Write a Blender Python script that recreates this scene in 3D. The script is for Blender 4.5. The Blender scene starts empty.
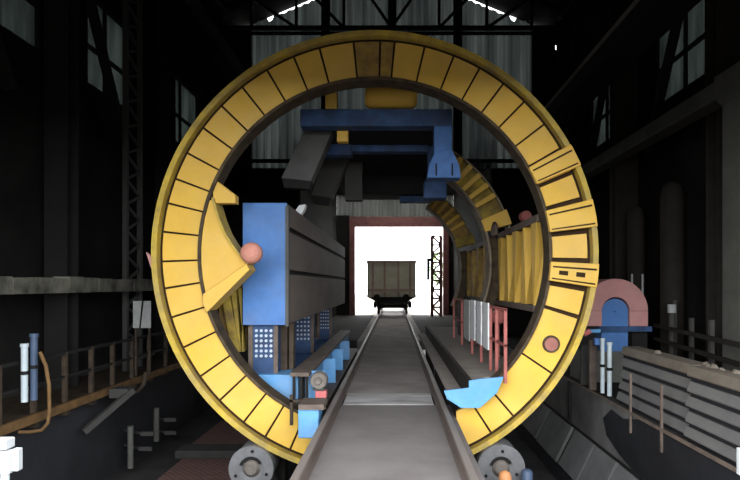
import bpy, bmesh, math, random
from mathutils import Vector
random.seed(7)
R = math.radians
sc = bpy.context.scene
COL = sc.collection
F = 560.0                      # focal length in pixels of the 740 px wide frame
CX, CZ = 0.09, 1.92            # camera position (Y = 0)

def W(px, py, d):
    """real-world point seen at px,py when it stands d metres down the hall"""
    return (CX + (px - 394.0) * d / F, d, CZ - (py - 285.0) * d / F)
def X(px, d): return CX + (px - 394.0) * d / F
def Z(py, d): return CZ - (py - 285.0) * d / F

# ------------------------------------------------------------------ materials
def mat(name, col, rough=0.7, col2=None, scale=3.0, amt=0.5, metal=0.0, bump=0.0, stretch=(1, 1, 1),
        dust=None, dust_amt=0.0, spec=0.4, lo=0.35, hi=0.65):
    m = bpy.data.materials.new(name); m.use_nodes = True
    nt = m.node_tree; N = nt.nodes; L = nt.links
    b = N['Principled BSDF']
    b.inputs['Roughness'].default_value = rough
    b.inputs['Metallic'].default_value = metal
    b.inputs['Specular IOR Level'].default_value = spec
    tc = N.new('ShaderNodeTexCoord'); mp = N.new('ShaderNodeMapping')
    mp.inputs['Scale'].default_value = stretch
    L.new(tc.outputs['Object'], mp.inputs['Vector'])
    n1 = N.new('ShaderNodeTexNoise'); n1.inputs['Scale'].default_value = scale
    n1.inputs['Detail'].default_value = 7; n1.inputs['Roughness'].default_value = 0.62
    L.new(mp.outputs['Vector'], n1.inputs['Vector'])
    c2 = col2 if col2 else tuple(c * 0.55 for c in col)
    r1 = N.new('ShaderNodeValToRGB')
    r1.color_ramp.elements[0].position = lo; r1.color_ramp.elements[1].position = hi
    r1.color_ramp.elements[0].color = (*[a + (q - a) * amt for a, q in zip(col, c2)], 1)
    r1.color_ramp.elements[1].color = (*col, 1)
    L.new(n1.outputs['Fac'], r1.inputs['Fac'])
    out = r1.outputs['Color']
    if dust:
        n2 = N.new('ShaderNodeTexNoise'); n2.inputs['Scale'].default_value = scale * 0.37
        n2.inputs['Detail'].default_value = 9; n2.inputs['Roughness'].default_value = 0.7
        L.new(mp.outputs['Vector'], n2.inputs['Vector'])
        r2 = N.new('ShaderNodeValToRGB')
        r2.color_ramp.elements[0].position = 0.42; r2.color_ramp.elements[1].position = 0.72
        r2.color_ramp.elements[0].color = (0, 0, 0, 1)
        r2.color_ramp.elements[1].color = (dust_amt, dust_amt, dust_amt, 1)
        L.new(n2.outputs['Fac'], r2.inputs['Fac'])
        mx = N.new('ShaderNodeMix'); mx.data_type = 'RGBA'
        L.new(r2.outputs['Color'], mx.inputs['Factor'])
        L.new(out, mx.inputs['A']); mx.inputs['B'].default_value = (*dust, 1)
        out = mx.outputs['Result']
    L.new(out, b.inputs['Base Color'])
    if bump:
        bp = N.new('ShaderNodeBump'); bp.inputs['Strength'].default_value = bump; bp.inputs['Distance'].default_value = 0.03
        L.new(n1.outputs['Fac'], bp.inputs['Height']); L.new(bp.outputs['Normal'], b.inputs['Normal'])
    return m

def mat_translucent(name, col, col2, scale=2.0, refl=0.3, stretch=(1, 1, 1)):
    """grimy translucent roofing sheet: daylight behind it comes through weakly"""
    m = bpy.data.materials.new(name); m.use_nodes = True
    nt = m.node_tree; N = nt.nodes; L = nt.links
    N.remove(N['Principled BSDF']); o = N['Material Output']
    tc = N.new('ShaderNodeTexCoord'); mp = N.new('ShaderNodeMapping'); mp.inputs['Scale'].default_value = stretch
    L.new(tc.outputs['Object'], mp.inputs['Vector'])
    n = N.new('ShaderNodeTexNoise'); n.inputs['Scale'].default_value = scale; n.inputs['Detail'].default_value = 6
    L.new(mp.outputs['Vector'], n.inputs['Vector'])
    r = N.new('ShaderNodeValToRGB')
    r.color_ramp.elements[0].position = 0.38; r.color_ramp.elements[1].position = 0.66
    r.color_ramp.elements[0].color = (*col2, 1); r.color_ramp.elements[1].color = (*col, 1)
    L.new(n.outputs['Fac'], r.inputs['Fac'])
    t = N.new('ShaderNodeBsdfTranslucent'); d = N.new('ShaderNodeBsdfDiffuse'); mx = N.new('ShaderNodeMixShader')
    L.new(r.outputs['Color'], t.inputs['Color'])
    d.inputs['Color'].default_value = (0.10, 0.11, 0.105, 1)
    mx.inputs[0].default_value = refl
    L.new(t.outputs[0], mx.inputs[1]); L.new(d.outputs[0], mx.inputs[2]); L.new(mx.outputs[0], o.inputs['Surface'])
    return m

def mat_brick(name, col, col2, mortar, scale=4.0):
    m = mat(name, col, 0.85); nt = m.node_tree; N = nt.nodes; L = nt.links
    b = N['Principled BSDF']; tc = N.new('ShaderNodeTexCoord')
    k = N.new('ShaderNodeTexBrick'); k.inputs['Scale'].default_value = scale
    k.inputs['Color1'].default_value = (*col, 1); k.inputs['Color2'].default_value = (*col2, 1)
    k.inputs['Mortar'].default_value = (*mortar, 1); k.inputs['Mortar Size'].default_value = 0.05
    L.new(tc.outputs['Object'], k.inputs['Vector']); L.new(k.outputs['Color'], b.inputs['Base Color'])
    return m

M = {}
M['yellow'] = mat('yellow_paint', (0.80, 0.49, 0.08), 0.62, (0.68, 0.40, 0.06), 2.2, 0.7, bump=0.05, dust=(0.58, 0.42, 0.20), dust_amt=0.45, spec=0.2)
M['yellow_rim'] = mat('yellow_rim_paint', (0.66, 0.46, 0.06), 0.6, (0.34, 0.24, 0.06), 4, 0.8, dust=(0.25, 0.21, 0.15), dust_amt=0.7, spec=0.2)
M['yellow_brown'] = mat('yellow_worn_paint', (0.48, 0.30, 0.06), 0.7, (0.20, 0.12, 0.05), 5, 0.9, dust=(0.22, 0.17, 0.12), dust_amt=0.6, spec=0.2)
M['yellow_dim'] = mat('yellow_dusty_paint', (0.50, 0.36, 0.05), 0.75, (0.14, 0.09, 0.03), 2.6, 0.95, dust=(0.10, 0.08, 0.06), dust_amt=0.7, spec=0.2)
M['seam'] = mat('dark_seam_steel', (0.045, 0.026, 0.012), 0.85, amt=0.4, spec=0.15)
M['flange'] = mat('dirty_flange_steel', (0.10, 0.072, 0.04), 0.8, (0.035, 0.025, 0.02), 6, 0.9, spec=0.2)
M['flange_pale'] = mat('dusty_beige_flange', (0.30, 0.245, 0.17), 0.8, (0.13, 0.10, 0.07), 4, 0.9, spec=0.15)
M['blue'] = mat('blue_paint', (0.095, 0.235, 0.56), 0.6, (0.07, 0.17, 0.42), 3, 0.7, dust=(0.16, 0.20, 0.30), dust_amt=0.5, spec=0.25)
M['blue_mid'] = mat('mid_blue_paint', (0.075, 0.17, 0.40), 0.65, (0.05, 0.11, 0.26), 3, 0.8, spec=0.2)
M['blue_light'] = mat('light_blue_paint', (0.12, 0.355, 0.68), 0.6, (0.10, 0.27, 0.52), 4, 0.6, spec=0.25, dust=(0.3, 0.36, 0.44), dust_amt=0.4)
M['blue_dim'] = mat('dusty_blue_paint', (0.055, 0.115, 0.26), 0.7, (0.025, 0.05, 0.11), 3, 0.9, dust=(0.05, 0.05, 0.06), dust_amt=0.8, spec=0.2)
M['brown_side'] = mat('brown_grey_sheeting', (0.19, 0.158, 0.135), 0.75, (0.125, 0.10, 0.085), 2, 0.8, spec=0.2, stretch=(1, .3, 1))
M['brown_steel'] = mat('brown_steel', (0.17, 0.13, 0.105), 0.7, (0.08, 0.06, 0.05), 5, 0.8, spec=0.25)
M['rail'] = mat('rail_steel', (0.15, 0.115, 0.10), 0.75, (0.09, 0.068, 0.058), 6, 0.8, metal=0.05, stretch=(1, .15, 1))
M['rail_top'] = mat('polished_rail_steel', (0.27, 0.235, 0.215), 0.6, (0.18, 0.15, 0.135), 6, 0.8, metal=0.4, stretch=(1, .1, 1))
M['deck'] = mat('dusty_deck', (0.20, 0.18, 0.175), 0.9, (0.155, 0.138, 0.132), 1.6, 0.9, bump=0.12, dust=(0.235, 0.212, 0.207), dust_amt=0.5, spec=0.1)
M['deck_far'] = mat('dusty_platform', (0.36, 0.325, 0.30), 0.9, (0.25, 0.22, 0.205), 1.2, 0.9, bump=0.1, spec=0.1)
M['deck_light'] = mat('scuffed_light_plate', (0.52, 0.50, 0.50), 0.6, (0.22, 0.20, 0.20), 2.0, 0.95, spec=0.2, stretch=(.6, 2.5, 1))
M['platform'] = mat('platform_concrete', (0.38, 0.335, 0.295), 0.9, (0.27, 0.235, 0.21), 2.5, 0.8, spec=0.1)
M['dark'] = mat('coal_black_steel', (0.022, 0.021, 0.02), 0.8, amt=0.5, spec=0.15)
M['grey_dark'] = mat('dark_grey_steel', (0.075, 0.072, 0.068), 0.75, amt=0.5, spec=0.2)
M['grey_plate'] = mat('grey_clamp_plate', (0.11, 0.11, 0.104), 0.75, amt=0.5, spec=0.2)
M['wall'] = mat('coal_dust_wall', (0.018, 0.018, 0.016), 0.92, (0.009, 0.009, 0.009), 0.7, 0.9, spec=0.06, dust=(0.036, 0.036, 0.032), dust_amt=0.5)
M['pitwall'] = mat('charcoal_pit_wall', (0.045, 0.045, 0.05), 0.9, (0.028, 0.028, 0.031), 1.0, 0.8, spec=0.1)
M['pit'] = mat('coal_pit_floor', (0.07, 0.066, 0.066), 0.9, (0.03, 0.03, 0.032), 1.2, 0.9, spec=0.1, bump=0.2)
M['brick'] = mat_brick('red_brick_floor', (0.38, 0.18, 0.145), (0.28, 0.14, 0.115), (0.07, 0.065, 0.065), 3.5)
M['floor'] = mat('coal_dust_floor', (0.06, 0.055, 0.05), 0.92, (0.03, 0.028, 0.027), 1.4, 0.8, spec=0.08, bump=0.15)
M['rust'] = mat('rusty_edge', (0.22, 0.125, 0.05), 0.85, (0.09, 0.055, 0.03), 3, 0.9, spec=0.15)
M['rust_dark'] = mat('dark_rusty_steel', (0.085, 0.062, 0.042), 0.8, (0.04, 0.03, 0.025), 5, 0.9, spec=0.15)
M['pale_dust'] = mat('pale_dusty_beam', (0.23, 0.22, 0.18), 0.9, (0.05, 0.048, 0.04), 2.2, 0.95, spec=0.1, bump=0.3)
M['concrete'] = mat('grey_concrete', (0.17, 0.17, 0.155), 0.9, (0.11, 0.11, 0.10), 1.5, 0.8, spec=0.1)
M['portal'] = mat('portal_concrete', (0.12, 0.118, 0.10), 0.9, (0.075, 0.073, 0.062), 1.5, 0.8, spec=0.08)
M['slab'] = mat('grey_slab', (0.15, 0.146, 0.142), 0.9, (0.105, 0.10, 0.10), 2.5, 0.8, spec=0.1, bump=0.1, stretch=(1, .4, 1))
M['slab_top'] = mat('dusty_brown_slab', (0.165, 0.142, 0.115), 0.9, (0.11, 0.092, 0.075), 3, 0.8, spec=0.1, bump=0.2)
M['curb'] = mat('grey_curb_wall', (0.18, 0.175, 0.168), 0.9, (0.10, 0.097, 0.093), 1.6, 0.9, spec=0.08)
M['coal'] = mat('black_coal_and_gap_shade', (0.026, 0.026, 0.029), 0.95, spec=0.05, bump=.2)  # coal on the pit wall; also painted shade in the slab gaps
M['plate'] = mat('grey_leaning_plate', (0.18, 0.178, 0.176), 0.8, (0.10, 0.10, 0.10), 1.5, 0.8, spec=0.15)
M['box_white'] = mat('weathered_white_box', (0.42, 0.44, 0.45), 0.6, (0.30, 0.32, 0.33), 6, 0.5)
M['white'] = mat('white_paint', (0.80, 0.82, 0.82), 0.5, (0.62, 0.64, 0.64), 6, 0.5)
M['grey_pale'] = mat('pale_grey_board', (0.48, 0.49, 0.47), 0.7, (0.3, 0.31, 0.3), 5, 0.6)
M['pipe_white'] = mat('pale_blue_white_pipe', (0.62, 0.70, 0.74), 0.4, (0.45, 0.52, 0.56), 5, 0.6)
M['pipe_blue'] = mat('blue_pipe', (0.08, 0.12, 0.20), 0.5, amt=0.5)
M['pink'] = mat('faded_pink_paint', (0.62, 0.30, 0.28), 0.7, (0.50, 0.24, 0.23), 4, 0.7, spec=0.2, dust=(0.5, 0.34, 0.32), dust_amt=0.4)
M['salmon'] = mat('salmon_paint', (0.60, 0.27, 0.20), 0.7, (0.46, 0.18, 0.14), 8, 0.6, spec=0.2)
M['pink_dark'] = mat('dull_pink_cover', (0.40, 0.17, 0.14), 0.7, (0.28, 0.11, 0.09), 8, 0.6, spec=0.2)
M['red'] = mat('faded_red_paint', (0.42, 0.13, 0.11), 0.65, (0.28, 0.09, 0.08), 6, 0.7, spec=0.25)
M['red_bright'] = mat('bright_red_plastic', (0.62, 0.17, 0.17), 0.6, (0.5, 0.12, 0.12), 6, 0.6)
M['roller'] = mat('grey_cast_roller', (0.20, 0.20, 0.207), 0.65, (0.13, 0.13, 0.135), 6, 0.8, spec=0.3)
M['roller_hub'] = mat('brown_grey_hub', (0.22, 0.19, 0.165), 0.7, (0.12, 0.10, 0.09), 8, 0.8)
M['orange'] = mat('orange_plastic', (0.85, 0.38, 0.16), 0.5, (0.75, 0.28, 0.12), 6, 0.5)
M['maroon'] = mat('maroon_steel', (0.17, 0.075, 0.07), 0.8, (0.09, 0.04, 0.04), 3, 0.8, spec=0.15)
M['wagon'] = mat('wagon_grey_green', (0.70, 0.66, 0.52), 0.8, (0.55, 0.50, 0.39), 1.5, 0.8, spec=0.15)
M['wagon_red'] = mat('wagon_rust_patch', (0.55, 0.40, 0.31), 0.8, (0.32, 0.21, 0.17), 1.5, 0.8, spec=0.15)
M['ground'] = mat('outside_ground', (0.36, 0.33, 0.29), 0.95, (0.27, 0.25, 0.22), 0.5, 0.8, spec=0.05)
M['yard'] = mat('darkened_coal_yard', (0.075, 0.07, 0.065), 0.95, (0.05, 0.047, 0.044), 0.5, 0.8, spec=0.05)  # unseen front ground, set dark to cut bounce light on the ring
M['duct'] = mat('dark_brown_duct', (0.04, 0.034, 0.028), 0.8, (0.025, 0.022, 0.018), 3, .8, spec=.1)
M['leaf'] = mat('pale_green_leaves', (0.16, 0.24, 0.07), 0.7, (0.09, 0.15, 0.04), 2, 0.8)
M['bark'] = mat('bark', (0.10, 0.075, 0.05), 0.9)
M['lattice'] = mat('painted_hole_light', (0.55, 0.60, 0.68), 0.5, amt=0.3)
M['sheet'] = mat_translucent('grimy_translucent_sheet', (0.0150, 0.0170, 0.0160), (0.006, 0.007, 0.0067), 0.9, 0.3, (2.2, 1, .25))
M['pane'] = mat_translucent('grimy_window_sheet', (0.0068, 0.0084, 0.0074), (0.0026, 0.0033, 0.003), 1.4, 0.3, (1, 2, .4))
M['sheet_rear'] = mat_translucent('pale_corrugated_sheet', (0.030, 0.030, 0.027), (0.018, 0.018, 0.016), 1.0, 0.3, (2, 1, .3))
M['fill_skylight'] = mat_translucent('milky_added_skylight', (0.75, 0.74, 0.70), (0.6, 0.59, 0.57), 1.0, 0.1)

# ------------------------------------------------------------------ mesh builder
class MB:
    def __init__(s): s.v = []; s.f = []; s.sm = []
    def add(s, vs, fs, smooth=False):
        n = len(s.v); s.v += [tuple(map(float, p)) for p in vs]
        for f in fs: s.f.append(tuple(i + n for i in f)); s.sm.append(smooth)
        return s
    def box(s, x0, x1, y0, y1, z0, z1):
        x0, x1 = sorted((x0, x1)); y0, y1 = sorted((y0, y1)); z0, z1 = sorted((z0, z1))
        return s.add([(x0, y0, z0), (x1, y0, z0), (x1, y1, z0), (x0, y1, z0), (x0, y0, z1), (x1, y0, z1), (x1, y1, z1), (x0, y1, z1)],
              [(0, 3, 2, 1), (4, 5, 6, 7), (0, 1, 5, 4), (1, 2, 6, 5), (2, 3, 7, 6), (3, 0, 4, 7)])
    def prism(s, poly, y0, y1):
        """polygon of (x,z) pushed along Y"""
        n = len(poly)
        a = sum(poly[i][0] * poly[(i + 1) % n][1] - poly[(i + 1) % n][0] * poly[i][1] for i in range(n))
        if a < 0: poly = poly[::-1]
        vs = [(x, y0, z) for x, z in poly] + [(x, y1, z) for x, z in poly]
        fs = [tuple(range(n)), tuple(range(2 * n - 1, n - 1, -1))]
        for i in range(n): j = (i + 1) % n; fs.append((i, i + n, j + n, j))
        return s.add(vs, fs)
    def prism_x(s, poly, x0, x1):
        """polygon of (y,z) pushed along X"""
        n = len(poly)
        a = sum(poly[i][0] * poly[(i + 1) % n][1] - poly[(i + 1) % n][0] * poly[i][1] for i in range(n))
        if a > 0: poly = poly[::-1]
        vs = [(x0, y, z) for y, z in poly] + [(x1, y, z) for y, z in poly]
        fs = [tuple(range(n)), tuple(range(2 * n - 1, n - 1, -1))]
        for i in range(n): j = (i + 1) % n; fs.append((i, i + n, j + n, j))
        return s.add(vs, fs)
    def bar(s, p, q, w, h=None, up=(0, 0, 1)):
        h = h or w; p = Vector(p); q = Vector(q); d = (q - p).normalized(); u = Vector(up)
        if abs(d.dot(u)) > 0.95: u = Vector((0, 1, 0))
        a = d.cross(u).normalized() * (w / 2); b = a.normalized().cross(d).normalized() * (h / 2)
        vs = [p - a - b, p + a - b, p + a + b, p - a + b, q - a - b, q + a - b, q + a + b, q - a + b]
        return s.add(vs, [(0, 3, 2, 1), (4, 5, 6, 7), (0, 1, 5, 4), (1, 2, 6, 5), (2, 3, 7, 6), (3, 0, 4, 7)])
    def tube(s, pts, r, n=12, caps=True):
        pts = [Vector(p) for p in pts]; rings = []
        rr = r if isinstance(r, (list, tuple)) else [r] * len(pts)
        ref = None
        for i, p in enumerate(pts):
            d = ((pts[min(i + 1, len(pts) - 1)] - p).normalized() + (p - pts[max(i - 1, 0)]).normalized()).normalized()
            if ref is None:
                ref = Vector((0, 0, 1)) if abs(d.z) < 0.9 else Vector((1, 0, 0))
            a = (ref - d * ref.dot(d)).normalized(); ref = a; b = d.cross(a)
            rings.append([p + (a * math.cos(2 * math.pi * k / n) + b * math.sin(2 * math.pi * k / n)) * rr[i] for k in range(n)])
        vs = [v for g in rings for v in g]; fs = []
        for i in range(len(pts) - 1):
            for k in range(n):
                j = (k + 1) % n; fs.append((i * n + k, i * n + j, (i + 1) * n + j, (i + 1) * n + k))
        s.add(vs, fs, True)
        if caps:
            s.add(rings[0], [tuple(range(n - 1, -1, -1))]); s.add(rings[-1], [tuple(range(n))])
        return s
    def cyl(s, p, q, r, n=28): return s.tube([p, q], r, n)
    def arc(s, cx, cz, r0, r1, a0, a1, y0, y1, step=3.0):
        """bent bar: annular sector, angles in degrees clockwise from the top"""
        k = max(1, int(math.ceil((a1 - a0) / step))); vs = []; fs = []
        for i in range(k + 1):
            a = R(a0 + (a1 - a0) * i / k); sx, cz_ = math.sin(a), math.cos(a)
            for r, y in ((r0, y0), (r1, y0), (r1, y1), (r0, y1)): vs.append((cx + r * sx, y, cz + r * cz_))
        for i in range(k):
            b = 4 * i
            for j in range(4):
                j2 = (j + 1) % 4; fs.append((b + j, b + j2, b + 4 + j2, b + 4 + j))
        full = abs(a1 - a0 - 360) < 1e-6
        if not full: fs += [(3, 2, 1, 0), (4 * k, 4 * k + 1, 4 * k + 2, 4 * k + 3)]
        return s.add(vs, fs)
    def lathe_y(s, cx, cz, prof, n=40):
        """profile of (radius, y) turned about an axis parallel to Y"""
        for (r0, y0), (r1, y1) in zip(prof, prof[1:]):
            vs = []; fs = []
            for k in range(n):
                a = 2 * math.pi * k / n
                vs += [(cx + r0 * math.cos(a), y0, cz + r0 * math.sin(a)), (cx + r1 * math.cos(a), y1, cz + r1 * math.sin(a))]
            for k in range(n):
                j = (k + 1) % n; fs.append((2 * k, 2 * j, 2 * j + 1, 2 * k + 1))
            s.add(vs, fs, abs(y1 - y0) > 1e-4)
        return s
    def build(s, name, material, parent=None, bevel=0.0, base=None):
        me = bpy.data.meshes.new(name)
        if parent is not None: o0 = Vector(parent['_o'])
        else:
            xs = [p[0] for p in s.v]; ys = [p[1] for p in s.v]; zs = [p[2] for p in s.v]
            o0 = Vector(base) if base else Vector(((min(xs) + max(xs)) / 2, (min(ys) + max(ys)) / 2, min(zs)))
        me.from_pydata([Vector(p) - o0 for p in s.v], [], s.f)
        me.polygons.foreach_set('use_smooth', s.sm)
        bm = bmesh.new(); bm.from_mesh(me); bmesh.ops.recalc_face_normals(bm, faces=bm.faces); bm.to_mesh(me); bm.free()
        me.materials.append(M[material]); me.update()
        o = bpy.data.objects.new(name, me); COL.objects.link(o)
        o['_o'] = list(o0)
        if parent is not None: o.parent = parent
        else: o.location = o0
        if bevel:
            b = o.modifiers.new('bevel', 'BEVEL'); b.width = bevel; b.segments = 2; b.limit_method = 'ANGLE'; b.angle_limit = R(40)
        return o

def tag(o, label=None, cat=None, group=None, kind=None):
    if label: o['label'] = label
    if cat: o['category'] = cat
    if group: o['group'] = group
    if kind: o['kind'] = kind
    return o
def empty(name, loc, label=None, cat=None, group=None, kind=None):
    o = bpy.data.objects.new(name, None); COL.objects.link(o); o.location = loc; o['_o'] = list(loc)
    o.empty_display_size = 0.2
    return tag(o, label, cat, group, kind)
def kids(o): return [c for c in bpy.data.objects if c.parent == o]
def copy_tree(o, parent=None):
    c = o.copy(); COL.objects.link(c); c.parent = parent
    for ch in kids(o): copy_tree(ch, c)
    return c
def struct(name, mb, material, label=None):
    o = mb.build(name, material); o['kind'] = 'structure'
    if label: o['label'] = label; 
    return o
def corr(mb, x0, x1, y, z0, z1, pitch=0.25, amp=0.035, z1f=None):
    """corrugated sheet standing in an XZ plane"""
    n = int(round((x1 - x0) / pitch * 4)); vs = []; fs = []
    for i in range(n + 1):
        x = x0 + (x1 - x0) * i / n
        dy = (amp if (i % 4) in (1, 2) else -amp)
        vs += [(x, y + dy, z0), (x, y + dy, z1f(x) if z1f else z1)]
    for i in range(n): fs.append((2 * i, 2 * i + 2, 2 * i + 3, 2 * i + 1))
    return mb.add(vs, fs)

# ================================================================== THE SETTING
WX0, WX1 = -6.6, 6.6
ROOF_E, ROOF_R = 11.7, 14.5
YF, YG, YB = 3.2, 22.0, 36.0            # front wall, gable over the lower rear hall, rear wall
def roofz(x): return ROOF_R - (ROOF_R - ROOF_E) * abs(x) / 6.6

# floors -------------------------------------------------------------
g = MB(); g.box(-60, 60, -60, YF, -0.3, -0.06); struct('ground_front', g, 'yard')
g = MB(); g.box(-60, 60, YB + .2, 110, -0.3, -0.06); struct('ground_rear', g, 'ground')
fl = MB()
fl.box(WX0, -0.97, YF, 3.9, -0.3, -0.02); fl.box(1.04, WX1, YF, 3.9, -0.3, -0.02)
fl.box(3.62, WX1, 3.9, YG, -0.3, 0.0)
fl.box(WX0, WX1, 20.0, YG, -0.3, -0.06) if False else None
fl.box(WX0, -1.2, 19.6, YG, -2.0, -0.02); fl.box(1.2, 3.62, 19.6, YG, -2.0, -0.02)
fl.box(-3.6, -1.2, YG, YB, -0.3, -0.02); fl.box(1.2, 3.9, YG, YB, -0.3, -0.02)
struct('floor', fl, 'floor')
pf = MB(); pf.box(-5.5, 3.7, 3.9, 19.6, -2.0, -1.8); struct('floor_pit', pf, 'pit')
bf = MB(); bf.box(-4.4, -2.6, 9.3, 11.9, -1.8, -1.765); bf.box(-4.6, -2.2, 12.6, 15.2, -1.8, -1.765)
struct('floor_pit_brick', bf, 'brick')
pw = MB(); pw.box(-5.75, -5.45, 3.9, 19.6, -2.0, -0.12); struct('wall_left_pit', pw, 'pitwall')
pw = MB(); pw.box(3.59, 3.62, 3.9, 19.6, -0.8, 0.02); pw.box(3.62, 3.8, 3.9, 19.6, -2.0, -0.3); struct('wall_right_pit', pw, 'curb')
pw = MB(); pw.box(WX0, -.97, 3.6, 3.9, -2, -.3); pw.box(1.04, 3.62, 3.6, 3.9, -2, -.3); struct('wall_front_pit', pw, 'pitwall')

# left and right walls with clerestory windows ------------------------
def side_wall(name, x0, x1, spans):
    m = MB(); m.box(x0, x1, YF, YG, -2.0, 6.25); m.box(x0, x1, YF, YG, 8.35, ROOF_E + .15)
    ys = [YF] + [v for s in spans for v in s] + [YG]
    for a, b in zip(ys[::2], ys[1::2]): m.box(x0, x1, a, b, 6.25, 8.35)
    return struct(name, m, 'wall')
LS = [(7.2, 10.55), (12.1, 14.3), (16.3, 19.2)]
RS = [(7.2, 9.4), (11.6, 13.9), (16.2, 18.5)]
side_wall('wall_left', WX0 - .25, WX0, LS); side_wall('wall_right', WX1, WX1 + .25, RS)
k = 0
for spans, x, side in ((LS, WX0 - .1, 'left'), (RS, WX1 + .1, 'right')):
    for a, b in spans:
        k += 1
        w = empty('window_%d' % k, (x, (a + b) / 2, 6.25), kind='structure')
        p = MB(); n = int((b - a) / .08); vs = []; fs = []
        for i in range(n + 1):
            y = a + (b - a) * i / n; dx = .02 if i % 4 in (1, 2) else -.02
            vs += [(x + dx, y, 6.25), (x + dx, y, 8.35)]
        for i in range(n): fs.append((2 * i, 2 * i + 2, 2 * i + 3, 2 * i + 1))
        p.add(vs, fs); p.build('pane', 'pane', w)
        fr = MB(); xi = x + (.1 if side == 'left' else -.1)
        for yy in (a + .04, (a + b) / 2 - .25, b - .04): fr.box(xi - .04, xi + .04, yy - .025, yy + .025, 6.25, 8.35)
        for zz in (6.29, 7.15, 8.31): fr.box(xi - .05, xi + .05, a, b, zz - .03, zz + .03)
        fr.build('frame', 'dark', w)

# front wall (behind the camera) with the big open portal --------------
fw = MB(); OX0, OX1, OZ = -4.6, 4.6, 4.6
fw.box(WX0 - .25, OX0, YF - .3, YF, -.3, ROOF_E); fw.box(OX1, WX1 + .25, YF - .3, YF, -.3, ROOF_E)
fw.box(OX0, OX1, YF - .3, YF, OZ, ROOF_E)
fw.prism([(WX0 - .25, ROOF_E), (WX1 + .25, ROOF_E), (0, ROOF_R + .2)], YF - .3, YF)
struct('wall_front', fw, 'wall')

# gable of corrugated sheets, over the lower rear hall ------------------
gs = MB(); corr(gs, -5.5, 5.5, YG, 6.5, 12, .30, .04, lambda x: roofz(x) - (.16 if 4.66 < abs(x) < 4.86 else .085 if 2.9 < abs(x) <= 4.45 else 0))
struct('wall_gable', gs, 'sheet')
gd = MB()
gd.box(WX0, -5.5, YG - .05, YG + .05, 5.5, 12.2 - .3); gd.box(5.5, WX1, YG - .05, YG + .05, 5.5, 11.15)
gd.box(5.5, 6.42, YG - .05, YG + .05, 11.15, 11.9); gd.box(6.50, WX1, YG - .05, YG + .05, 11.15, 11.9); gd.box(6.42, 6.5, YG - .05, YG + .05, 11.35, 11.9)
gd.box(WX0, -3.6, YG - .05, YG + .05, -.3, 6.5); gd.box(3.9, WX1, YG - .05, YG + .05, -.3, 6.5)
struct('wall_gable_border', gd, 'wall')
rf = MB()
for s in (-1, 1):
    rf.prism([(0, ROOF_R), (s * 7.0, roofz(7.0)), (s * 7.0, roofz(7.0) + .12), (0, ROOF_R + .12)], YF - .4, YG + .06)
struct('ceiling', rf, 'wall')
# rear hall
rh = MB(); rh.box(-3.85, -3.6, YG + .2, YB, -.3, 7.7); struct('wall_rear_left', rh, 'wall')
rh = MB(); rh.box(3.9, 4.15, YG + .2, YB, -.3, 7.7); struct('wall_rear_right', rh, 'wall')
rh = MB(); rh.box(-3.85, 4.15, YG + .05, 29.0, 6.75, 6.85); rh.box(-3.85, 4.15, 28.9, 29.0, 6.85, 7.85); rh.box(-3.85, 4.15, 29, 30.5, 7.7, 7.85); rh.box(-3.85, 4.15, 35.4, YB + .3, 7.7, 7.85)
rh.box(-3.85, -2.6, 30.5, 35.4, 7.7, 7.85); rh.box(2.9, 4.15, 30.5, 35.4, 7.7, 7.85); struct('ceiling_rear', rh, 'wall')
rh = MB(); rh.box(-2.6, 2.9, 30.5, 35.4, 7.76, 7.79); struct('window_7', rh, 'fill_skylight')  # skylight added out of view to brighten the rear hall and wagon
DX0, DX1, DZ = X(355, YB), X(443, YB), Z(227, YB)
rb = MB(); rb.box(-3.85, DX0 - .35, YB, YB + .2, -.3, 6.4); rb.box(DX1 + .35, 4.15, YB, YB + .2, -.3, 6.4)
struct('wall_back', rb, 'wall')
sh = MB(); corr(sh, -3.6, 3.9, YB + .05, 6.2, 7.7, .28, .04); struct('wall_back_sheeting', sh, 'sheet_rear')
dr = empty('door_1', ((DX0 + DX1) / 2, YB, 0), kind='structure')
MB().box(DX0 - .35, DX1 + .35, YB - .15, YB + .1, DZ, 6.3).build('lintel', 'maroon', dr)
MB().box(DX0 - .35, DX0, YB - .15, YB + .2, -.06, DZ).build('jamb', 'maroon', dr)
MB().box(DX1, DX1 + .35, YB - .15, YB + .2, -.06, DZ).build('jamb', 'maroon', dr)

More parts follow.
